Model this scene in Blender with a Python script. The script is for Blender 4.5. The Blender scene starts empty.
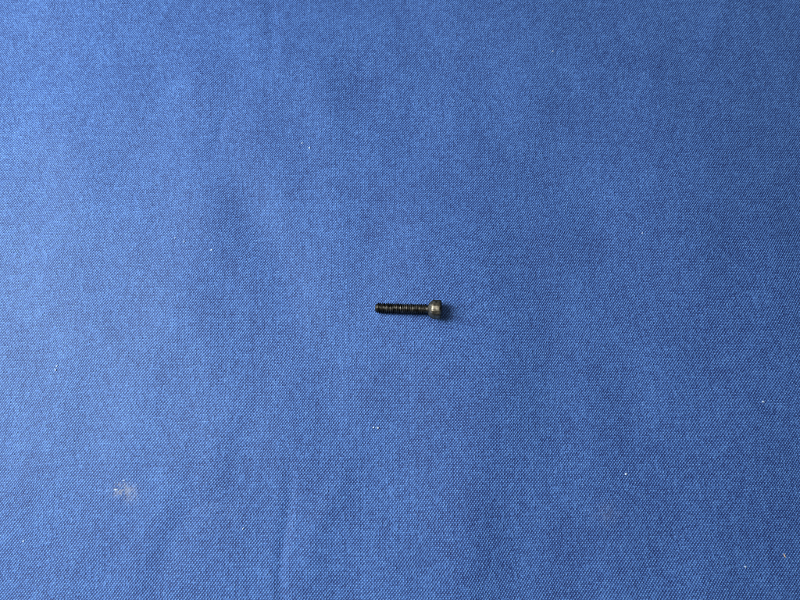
import bpy, bmesh, math, random
import numpy as np
from mathutils import Vector, Matrix

MM = 0.001
rng = np.random.default_rng(11)
random.seed(5)
sc = bpy.context.scene
C = sc.collection

# ------------------------------------------------------------------ camera
D, TILT = 140.0, math.radians(14.0)
cam_data = bpy.data.cameras.new('camera')
cam = bpy.data.objects.new('camera', cam_data)
C.objects.link(cam)
cam.location = (0, -D * math.sin(TILT) * MM, D * math.cos(TILT) * MM)
cam.rotation_euler = (TILT, 0, 0)
cam_data.sensor_width = 36.0
cam_data.lens = 27.1
cam_data.clip_start = 0.005
cam_data.clip_end = 20.0
cam_data.dof.use_dof = True
cam_data.dof.focus_distance = 0.134
cam_data.dof.aperture_fstop = 26.0
sc.camera = cam

# ------------------------------------------------------------------ light
world = bpy.data.worlds.new('World')
sc.world = world
world.use_nodes = True
bg = world.node_tree.nodes['Background']
bg.inputs[0].default_value = (0.80, 0.90, 1.0, 1)
bg.inputs[1].default_value = 0.08

ld = bpy.data.lights.new('window_light', 'AREA')
ld.shape = 'RECTANGLE'
ld.size, ld.size_y = 0.18, 0.24
ld.energy = 2.5
ld.color = (0.97, 0.985, 1.0)
lamp = bpy.data.objects.new('window_light', ld)
C.objects.link(lamp)
lamp.location = (-0.265, 0.035, 0.275)
lamp.rotation_euler = (Vector((0.02, 0, 0)) - lamp.location).to_track_quat('-Z', 'Y').to_euler()

# the pale ceiling of the room, far above the cloth
cd = bpy.data.lights.new('ceiling_light', 'AREA')
cd.shape = 'SQUARE'
cd.size = 1.1
cd.energy = 2.0
cd.color = (1.0, 0.97, 0.92)
ceiling = bpy.data.objects.new('ceiling_light', cd)
C.objects.link(ceiling)
ceiling.location = (-0.15, 0.1, 1.1)

sc.view_settings.view_transform = 'Standard'
sc.view_settings.look = 'None'
sc.view_settings.gamma = 1.0
sc.view_settings.exposure = 0.0
sc.cycles.use_denoising = False
sc.cycles.filter_width = 0.8
sc.cycles.max_bounces = 6


# ------------------------------------------------------------------ helpers
def new_mat(name):
    m = bpy.data.materials.new(name)
    m.use_nodes = True
    nt = m.node_tree
    return m, nt, nt.nodes['Principled BSDF']


def mesh_obj(name, verts, faces, mat, parent=None, smooth=True):
    me = bpy.data.meshes.new(name)
    me.from_pydata([tuple(v) for v in verts], [], faces)
    me.materials.append(mat)
    if smooth:
        me.polygons.foreach_set('use_smooth', [True] * len(me.polygons))
    me.update()
    o = bpy.data.objects.new(name, me)
    C.objects.link(o)
    if parent:
        o.parent = parent
    return o


# ------------------------------------------------------------------ cloth relief (mm)
_w = []
for k in range(26):
    lam = random.uniform(16, 75)
    ang = random.gauss(0, 0.75)            # mostly folds that run up the picture
    _w.append((math.cos(ang) * 2 * math.pi / lam, math.sin(ang) * 2 * math.pi / lam,
               random.uniform(0, 6.28), 0.0026 * lam * random.uniform(0.5, 1.2)))


def seg(x, y, x0, y0, x1, y1):
    """signed distance across and parameter along a segment"""
    dx, dy = x1 - x0, y1 - y0
    L = math.hypot(dx, dy)
    t = ((x - x0) * dx + (y - y0) * dy) / (L * L)
    d = ((x - x0) * dy - (y - y0) * dx) / L
    return d, t


CREASES = [  # x0, y0, x1, y1, half width, height
    (-24.2, -40.0, -24.6, -72.0, 1.3, -0.32),
    (-12.5, -38.0, -19.5, -57.0, 2.4, 0.20),
    (-41.5, 52.0, -47.5, 37.0, 1.6, -0.28),
    (-34.5, 92.0, -33.5, 60.0, 2.0, -0.26),
    (-40.0, 30.0, -22.0, -8.0, 6.5, -0.75),
    (-44.0, -38.0, -52.0, -68.0, 3.6, -0.45),
    (-35.0, -22.0, -45.0, -46.0, 4.0, 0.25),
    (-58.0, -30.0, -70.0, -70.0, 5.0, 0.22),
    (20.0, -8.0, 14.0, -64.0, 6.0, 0.45),
    (33.0, 10.0, 36.0, -50.0, 7.0, -0.40),
    (4.0, 90.0, 2.0, 30.0, 9.0, -0.60),
    (88.0, 88.0, 78.0, 60.0, 3.0, 0.30),
    (-78.0, 40.0, -70.0, -10.0, 8.0, 0.50),
    (-20.0, 60.0, -16.0, 24.0, 4.0, 0.25),
]


def relief(x, y):
    z = 0.0 * x
    for kx, ky, ph, a in _w:
        z = z + a * np.sin(kx * x + ky * y + ph)
    for x0, y0, x1, y1, w, h in CREASES:
        d, t = seg(x, y, x0, y0, x1, y1)
        d = d + 0.6 * np.sin(t * 7 + x0)
        along = 1 / (1 + np.exp(-t * 9)) * 1 / (1 + np.exp((t - 1) * 9))
        z = z + 1.0 * h * along * np.exp(-(d / w) ** 2)
    return z


# ------------------------------------------------------------------ cloth: a plain weave, every crossing modelled
PX, PY = 0.312, 0.378          # thread spacing, warp runs up the picture, weft across
X0, X1, Y0, Y1 = -111.0, 111.0, -69.0, 87.0
nx, ny = int((X1 - X0) / PX), int((Y1 - Y0) / PY)
NX, NY = 2 * nx + 1, 2 * ny + 1


def smooth1(n, k, s):
    """random wandering along n samples"""
    r = rng.normal(0, 1, n + 6 * k)
    ker = np.exp(-np.linspace(-2, 2, 4 * k + 1) ** 2)
    r = np.convolve(r, ker / np.sqrt((ker ** 2).sum()), 'same')[3 * k:3 * k + n]
    return r * s


def smooth2(shape, k, s, ax=1.0, ay=1.0):
    """smooth isotropic random field, features about k samples across"""
    g = np.fft.rfft2(rng.normal(0, 1, shape))
    fy, fx = np.fft.fftfreq(shape[0])[:, None], np.fft.rfftfreq(shape[1])[None, :]
    g = np.fft.irfft2(g * np.exp(-((fx * ax) ** 2 + (fy * ay) ** 2) * (k * 1.6) ** 2), s=shape)
    return g * (s / g.std())


ii, jj = np.arange(NX), np.arange(NY)
xs = X0 + ii * PX / 2 + np.repeat(rng.normal(0, 0.012, nx + 1), 2)[:NX]
ys = Y0 + jj * PY / 2 + np.repeat(rng.normal(0, 0.012, ny + 1), 2)[:NY]
gx, gy = np.meshgrid(xs, ys)                      # [NY, NX]
gx = gx + smooth2((NY, NX), 170, 0.45) + smooth2((NY, NX), 24, 0.04)
gy = gy + smooth2((NY, NX), 170, 0.45) + smooth2((NY, NX), 24, 0.04)
r = math.radians(1.1)
gx, gy = gx * math.cos(r) - gy * math.sin(r), gx * math.sin(r) + gy * math.cos(r)

oddx, oddy = (ii % 2 == 1)[None, :], (jj % 2 == 1)[:, None]
centre = oddx & oddy
corner = (~oddx) & (~oddy)
wi, wj = (ii // 2)[None, :], (jj // 2)[:, None]
weft_up = ((wi + wj) % 2 == 0)
slub_warp = (rng.normal(0, 1, nx + 1)[None, :] * np.ones((ny + 1, 1)))
slub_weft = (rng.normal(0, 1, ny + 1)[:, None] * np.ones((1, nx + 1)))
run_warp = smooth2((ny + 1, nx + 1), 1.0, 1.0, ay=7) + smooth2((ny + 1, nx + 1), 1.0, 1.0, ax=7)
cross = rng.normal(0, 1, (ny + 1, nx + 1))
nap = smooth2((ny + 1, nx + 1), 30, 0.9) + smooth2((ny + 1, nx + 1), 8, 0.8) + smooth2((ny + 1, nx + 1), 1.6, 1.0) + smooth2((ny + 1, nx + 1), 3, 0.5)
up = lambda a: np.repeat(np.repeat(a, 2, 0), 2, 1)[:NY, :NX]
crossing, napf = up(cross), up(nap)
zz = np.where(centre, np.where(weft_up, 0.145, -0.050) + 0.024 * crossing, 0.0)
zz = np.where(corner, -0.105, zz)
edge = ~(centre | corner)
zz = np.where(edge, -0.018 + 0.010 * crossing, zz)
zz = zz + 0.002 * up(slub_weft) + 0.002 * up(slub_warp) + 0.0025 * up(run_warp)
zz = zz + relief(gx, gy)

# yarn colours: a lighter weft over a navy warp, each thread dyed a little differently
weft_c = np.array([0.124, 0.286, 0.715])
warp_c = np.array([0.001, 0.013, 0.100])
share = np.where(centre, np.where(weft_up, 1.45, -0.02), np.where(corner, 0.05, 0.34))  # corners and edges darker: shade of the thread gaps put into the colour
share = share + np.where(centre, 0.18 * crossing, 0.08 * crossing) + 0.008 * up(slub_weft) + 0.008 * up(slub_warp) + 0.014 * up(run_warp)
share = np.clip(share + 0.018 * napf, -0.03, 1.9)[..., None]
col = warp_c + (weft_c - warp_c) * share
col = np.clip(col, 0.008, 1)
# pale neps: single fibres caught in the weave
nep = up((rng.random((ny + 1, nx + 1)) < 0.003).astype(float) * rng.random((ny + 1, nx + 1)))
nep = np.where(centre, nep, 0)[..., None]
col = col * (1 - 0.75 * nep) + np.array([0.30, 0.52, 0.90]) * 0.75 * nep
# two dusty marks rubbed into the cloth
fine = up(rng.random((ny + 1, nx + 1)))
for mx, my, rx, ry, amt in ((-60.6, -41.8, 1.7, 1.3, 0.40), (-58.3, -43.0, 2.0, 1.6, 0.18), (44.6, -47.3, 2.6, 2.2, 0.08), (-39.5, -47.3, 4.5, 3.0, 0.03)):
    q = np.exp(-(((gx - mx) / rx) ** 2 + ((gy - my) / ry) ** 2))
    q = (np.clip(q * (1.7 * fine + 0.5 * napf) * np.where(centre & weft_up, 1.5, 0.5), 0, 1) * amt)[..., None]
    col = col * (1 - q) + np.array([0.52, 0.50, 0.43]) * q

verts = np.stack([gx, gy, zz], -1).reshape(-1, 3)
idx = (np.arange(NY - 1)[:, None] * NX + np.arange(NX - 1)[None, :]).reshape(-1)
quads = np.stack([idx, idx + 1, idx + NX + 1, idx + NX], -1)
# the cloth goes on past the picture as a plainer sheet tucked just under the woven field
B = 420.0
n0 = len(verts)
skirt = np.array([(-B, -B), (B, -B), (B, B), (-B, B), (X0 + 3, Y0 + 3), (X1 - 3, Y0 + 3), (X1 - 3, Y1 - 3), (X0 + 3, Y1 - 3)], float)
verts = np.vstack([verts, np.column_stack([skirt, np.full(8, -1.6)])])
quads = np.vstack([quads, np.array([(0, 1, 5, 4), (1, 2, 6, 5), (2, 3, 7, 6), (3, 0, 4, 7)]) + n0])
colour = np.vstack([col.reshape(-1, 3), np.tile(0.5 * (weft_c + warp_c), (8, 1))])
colour = np.column_stack([colour, np.ones(len(colour))])

me = bpy.data.meshes.new('cloth')
me.vertices.add(len(verts))
me.vertices.foreach_set('co', (verts * MM).astype(np.float32).ravel())
me.loops.add(quads.size)
me.loops.foreach_set('vertex_index', quads.astype(np.int32).ravel())
me.polygons.add(len(quads))
me.polygons.foreach_set('loop_start', np.arange(0, quads.size, 4, dtype=np.int32))
me.polygons.foreach_set('use_smooth', np.ones(len(quads), bool))
me.update(calc_edges=True)
at = me.color_attributes.new('yarn', 'FLOAT_COLOR', 'POINT')
at.data.foreach_set('color', colour.astype(np.float32).ravel())

m, nt, b = new_mat('blue_cotton')
a = nt.nodes.new('ShaderNodeAttribute')
a.attribute_name = 'yarn'
tc = nt.nodes.new('ShaderNodeTexCoord')
nz = nt.nodes.new('ShaderNodeTexNoise')
nz.inputs['Scale'].default_value = 5200
nz.inputs['Detail'].default_value = 2
mr = nt.nodes.new('ShaderNodeMapRange')
mr.inputs[3].default_value, mr.inputs[4].default_value = 0.72, 1.28
mx = nt.nodes.new('ShaderNodeMix')
mx.data_type, mx.blend_type = 'RGBA', 'MULTIPLY'
mx.inputs[0].default_value = 1.0
nt.links.new(tc.outputs['Object'], nz.inputs['Vector'])
nt.links.new(nz.outputs['Fac'], mr.inputs[0])
nt.links.new(a.outputs['Color'], mx.inputs[6])
nt.links.new(mr.outputs[0], mx.inputs[7])
nt.links.new(mx.outputs[2], b.inputs['Base Color'])
b.inputs['Roughness'].default_value = 0.58
b.inputs['Specular IOR Level'].default_value = 0.46
b.inputs['Specular Tint'].default_value = (0.62, 0.82, 1.0, 1)
b.inputs['Sheen Weight'].default_value = 0.05
b.inputs['Sheen Roughness'].default_value = 0.45
b.inputs['Sheen Tint'].default_value = (0.5, 0.75, 1.0, 1)
me.materials.append(m)
cloth = bpy.data.objects.new('cloth', me)
C.objects.link(cloth)
cloth['kind'] = 'structure'
cloth['label'] = 'plain woven blue cotton cloth laid flat under the screw'


# ------------------------------------------------------------------ screw
def oxide_steel(name, dark, pale, r0, r1):
    m, nt, b = new_mat(name)
    tc = nt.nodes.new('ShaderNodeTexCoord')
    nz = nt.nodes.new('ShaderNodeTexNoise')
    nz.inputs['Scale'].default_value = 1300
    nz.inputs['Detail'].default_value = 4
    cr = nt.nodes.new('ShaderNodeValToRGB')
    cr.color_ramp.elements[0].position, cr.color_ramp.elements[0].color = 0.32, dark
    cr.color_ramp.elements[1].position, cr.color_ramp.elements[1].color = 0.70, pale
    rr = nt.nodes.new('ShaderNodeMapRange')
    rr.inputs[3].default_value, rr.inputs[4].default_value = r0, r1
    nt.links.new(tc.outputs['Object'], nz.inputs['Vector'])
    nt.links.new(nz.outputs['Fac'], cr.inputs['Fac'])
    nt.links.new(nz.outputs['Fac'], rr.inputs[0])
    nt.links.new(cr.outputs['Color'], b.inputs['Base Color'])
    nt.links.new(rr.outputs[0], b.inputs['Roughness'])
    b.inputs['Metallic'].default_value = 1.0
    b.inputs['Specular Tint'].default_value = (0.06, 0.055, 0.045, 1)
    return m


ms = oxide_steel('black_oxide_steel', (0.030, 0.029, 0.026, 1), (0.235, 0.225, 0.195, 1), 0.34, 0.46)
mh = oxide_steel('lit_oxide_steel', (0.065, 0.059, 0.044, 1), (0.37, 0.335, 0.255, 1), 0.40, 0.50)   # paler copy for the head, its highlight put into the colour

LS, RS, PITCH = 12.1, 1.22, 0.47       # shank length, radius, thread pitch (mm)
HR, HL = 2.18, 3.0                     # head radius and length


def lathe(fun, xs, n):
    """fun(x_index, angle) -> (x, radius); a closed tube of rings along x"""
    vs, fs = [], []
    for k in range(len(xs)):
        for q in range(n):
            th = 2 * math.pi * q / n
            x, rad = fun(k, th)
            vs.append((x * MM, rad * math.cos(th) * MM, rad * math.sin(th) * MM))
    for k in range(len(xs) - 1):
        for q in range(n):
            q2 = (q + 1) % n
            fs.append((k * n + q, (k + 1) * n + q, (k + 1) * n + q2, k * n + q2))
    return vs, fs


root = bpy.data.objects.new('socket_head_screw', None)
root.empty_display_size = 0.004
C.objects.link(root)
root['label'] = 'small black steel socket head screw lying on the blue cloth'
root['category'] = 'screw'

# threaded shank, from the chamfered tip at x=0 to the neck under the head
sx = [0.0, 0.0, 0.02] + list(np.arange(0.06, LS - 0.2, PITCH / 9)) + [LS - 0.1, LS + 0.9]


def shank_r(k, th):
    x = sx[k]
    if k == 0:
        return 0.0, 0.001
    if k == 1:
        return 0.0, 0.74
    ph = (x / PITCH - th / (2 * math.pi)) % 1.0
    tri = 1 - abs(2 * ph - 1)                       # 0 root .. 1 crest
    crest = min(1.0, max(0.0, (tri - 0.16) / 0.66))
    depth = 0.30
    if x > LS - 0.9:                                # thread runs out before the head
        depth *= max(0.0, (LS - 0.25 - x) / 0.65)
    rad = RS - depth + depth * crest
    if x > LS - 0.55:
        rad = min(rad, 0.93)
    rad = min(rad, 0.76 + 0.85 * x)                 # lead-in chamfer
    return x, rad


vs, fs = lathe(shank_r, sx, 56)
mesh_obj('threaded_shank', vs, fs, ms, root)

# head: sloped underside, knurled barrel, chamfered rim, flat end with a hex recess
hp = [(0.0, 0.90), (0.03, 1.12), (0.16, 1.31), (0.36, 1.54), (0.58, 1.77), (0.80, 1.95), (0.98, 2.07),
      (1.14, 2.14), (1.32, HR), (1.6, HR), (2.0, HR), (2.4, HR), (2.66, HR), (2.74, 2.16), (2.82, 2.12),
      (2.91, 2.04), (2.97, 1.94), (HL, 1.84), (HL, 1.25)]
HEX = 1.02


def hex_r(th):
    a6 = (th % (math.pi / 3)) - math.pi / 6
    return HEX / math.cos(a6)


def head_r(k, th):
    x, rad = hp[k]
    if 7 <= k <= 12:
        rad -= 0.014 * (0.5 + 0.5 * math.cos(th * 38)) ** 1.5
    if k == len(hp) - 1:
        rad = hex_r(th)
    return LS + x, rad


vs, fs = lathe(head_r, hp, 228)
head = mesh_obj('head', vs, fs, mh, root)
kp = [(HL, 0), (HL - 1.25, 0), (HL - 1.65, 1)]
vs, fs = lathe(lambda k, th: (LS + kp[k][0], hex_r(th) if kp[k][1] == 0 else 0.01), kp, 96)
mesh_obj('hex_recess', vs, fs, ms, head, smooth=False)

# lay it down: rim of the head and tip of the shank both touch the cloth
TIPX, TIPY, YAW = -5.6, -2.15, math.radians(-3.3)
pt = lambda d: (TIPX + d * math.cos(YAW), TIPY + d * math.sin(YAW))
ztip = float(relief(np.float64(pt(0.8)[0]), np.float64(pt(0.8)[1]))) - 0.01 + RS
zhead = float(relief(np.float64(pt(14)[0]), np.float64(pt(14)[1]))) - 0.01 + HR
pitch = math.atan2(zhead - ztip, 13.2)
root.matrix_world = (Matrix.Translation(Vector((TIPX, TIPY, ztip - 0.8 * math.tan(pitch))) * MM)
                     @ Matrix.Rotation(YAW, 4, 'Z') @ Matrix.Rotation(-pitch, 4, 'Y') @ Matrix.Rotation(0.9, 4, 'X'))

# ------------------------------------------------------------------ lint
ml, nt, b = new_mat('white_lint')
nz = nt.nodes.new('ShaderNodeTexNoise')
nz.inputs['Scale'].default_value = 6000
cr = nt.nodes.new('ShaderNodeValToRGB')
cr.color_ramp.elements[0].color = (0.30, 0.44, 0.64, 1)
cr.color_ramp.elements[1].color = (0.62, 0.70, 0.78, 1)
nt.links.new(nz.outputs['Fac'], cr.inputs['Fac'])
nt.links.new(cr.outputs['Color'], b.inputs['Base Color'])
b.inputs['Roughness'].default_value = 0.8
mt, nt, b = new_mat('tan_fibre')
nz = nt.nodes.new('ShaderNodeTexNoise')
nz.inputs['Scale'].default_value = 6000
cr = nt.nodes.new('ShaderNodeValToRGB')
cr.color_ramp.elements[0].color = (0.40, 0.30, 0.22, 1)
cr.color_ramp.elements[1].color = (0.62, 0.52, 0.44, 1)
nt.links.new(nz.outputs['Fac'], cr.inputs['Fac'])
nt.links.new(cr.outputs['Color'], b.inputs['Base Color'])
b.inputs['Roughness'].default_value = 0.8


def on_cloth(px, py):
    """point of the cloth seen at that place of the 800x600 photograph (used once to lay the crumbs out)"""
    t, u = (300 - py) / 400 * 18 / 27.1, (px - 400) / 400 * 18 / 27.1
    s = D * math.cos(TILT) / (math.cos(TILT) - t * math.sin(TILT))
    return u * s, s * (t * math.cos(TILT) + math.sin(TILT)) - D * math.sin(TILT)


def lint(name, px, py, a, b_, rot, label, mat=ml):
    x, y = on_cloth(px, py)
    a, b_ = a * 0.85, b_ * 0.85
    bm = bmesh.new()
    bmesh.ops.create_icosphere(bm, subdivisions=2, radius=1.0)
    for v in bm.verts:
        f = 1 + random.uniform(-0.28, 0.28)
        bend = 0.35 * v.co.x ** 2
        v.co = Vector((v.co.x * a * f, (v.co.y * f + bend) * b_, v.co.z * f * min(b_, 0.13))) * MM
    me = bpy.data.meshes.new(name)
    bm.to_mesh(me)
    bm.free()
    me.materials.append(mat)
    o = bpy.data.objects.new(name, me)
    C.objects.link(o)
    o.location = Vector((x, y, float(relief(np.float64(x), np.float64(y))) + 0.07)) * MM
    o.rotation_euler = (random.uniform(-.15, .15), random.uniform(-.15, .15), rot)
    o['label'], o['category'], o['group'] = label, 'lint', 'specks of lint on the cloth'


for args in [
    (762, 402, .34, .28, .4, 'brightest white lint speck, right of the screw near the right edge'),
    (626.5, 474, .30, .25, 1.0, 'white lint speck below and right of the screw, above the faint smudge'),
    (309.6, 148, .34, .26, 2.2, 'larger white lint speck of the pair above and left of the screw'),
    (302.2, 143.4, .24, .20, 0.3, 'smaller white lint speck of the pair above and left of the screw'),
    (211.8, 250, .30, .20, 0.7, 'white lint speck left of the screw, rightmost of three in a row'),
    (184.6, 241.6, .26, .17, 0.9, 'white lint speck left of the screw, middle of three in a row'),
    (175.3, 237.8, .22, .18, 0.0, 'white lint speck left of the screw, leftmost of three in a row'),
    (56.8, 366, .26, .22, 0.4, 'upper white lint speck of the pair near the left edge'),
    (55.4, 370, .28, .22, 0.1, 'lower white lint speck of the pair near the left edge'),
    (373.6, 427.5, .28, .22, 0.5, 'left white lint speck of the pair below the screw'),
    (377.8, 427.9, .26, .24, 0.0, 'right white lint speck of the pair below the screw'),
    (552.6, 51.6, .28, .22, 0.5, 'white lint speck near the top edge, right of the middle'),
    (124.5, 480.3, .38, .15, 0.5, 'thin white lint strand at the top of the pale smudge'),
    (116.6, 489.6, .42, .20, 0.2, 'cream lint speck inside the pale smudge, lower left'),
    (642, 233.4, .24, .20, 0.8, 'faint white lint speck above and right of the screw'),
    (745, 566.5, .30, .22, 2.3, 'faint white lint speck near the lower right corner'),
    (243.3, 528.4, .26, .18, 1.1, 'faint white lint speck left of the crease near the bottom edge'),
    (23.4, 541.4, .28, .18, 0.6, 'white lint speck in the lower left corner'),
]:
    lint('lint_speck', *args)
lint('lint_fibre', 784.5, 555.5, .50, .17, 1.9, 'short tan fibre near the lower right corner', mt)
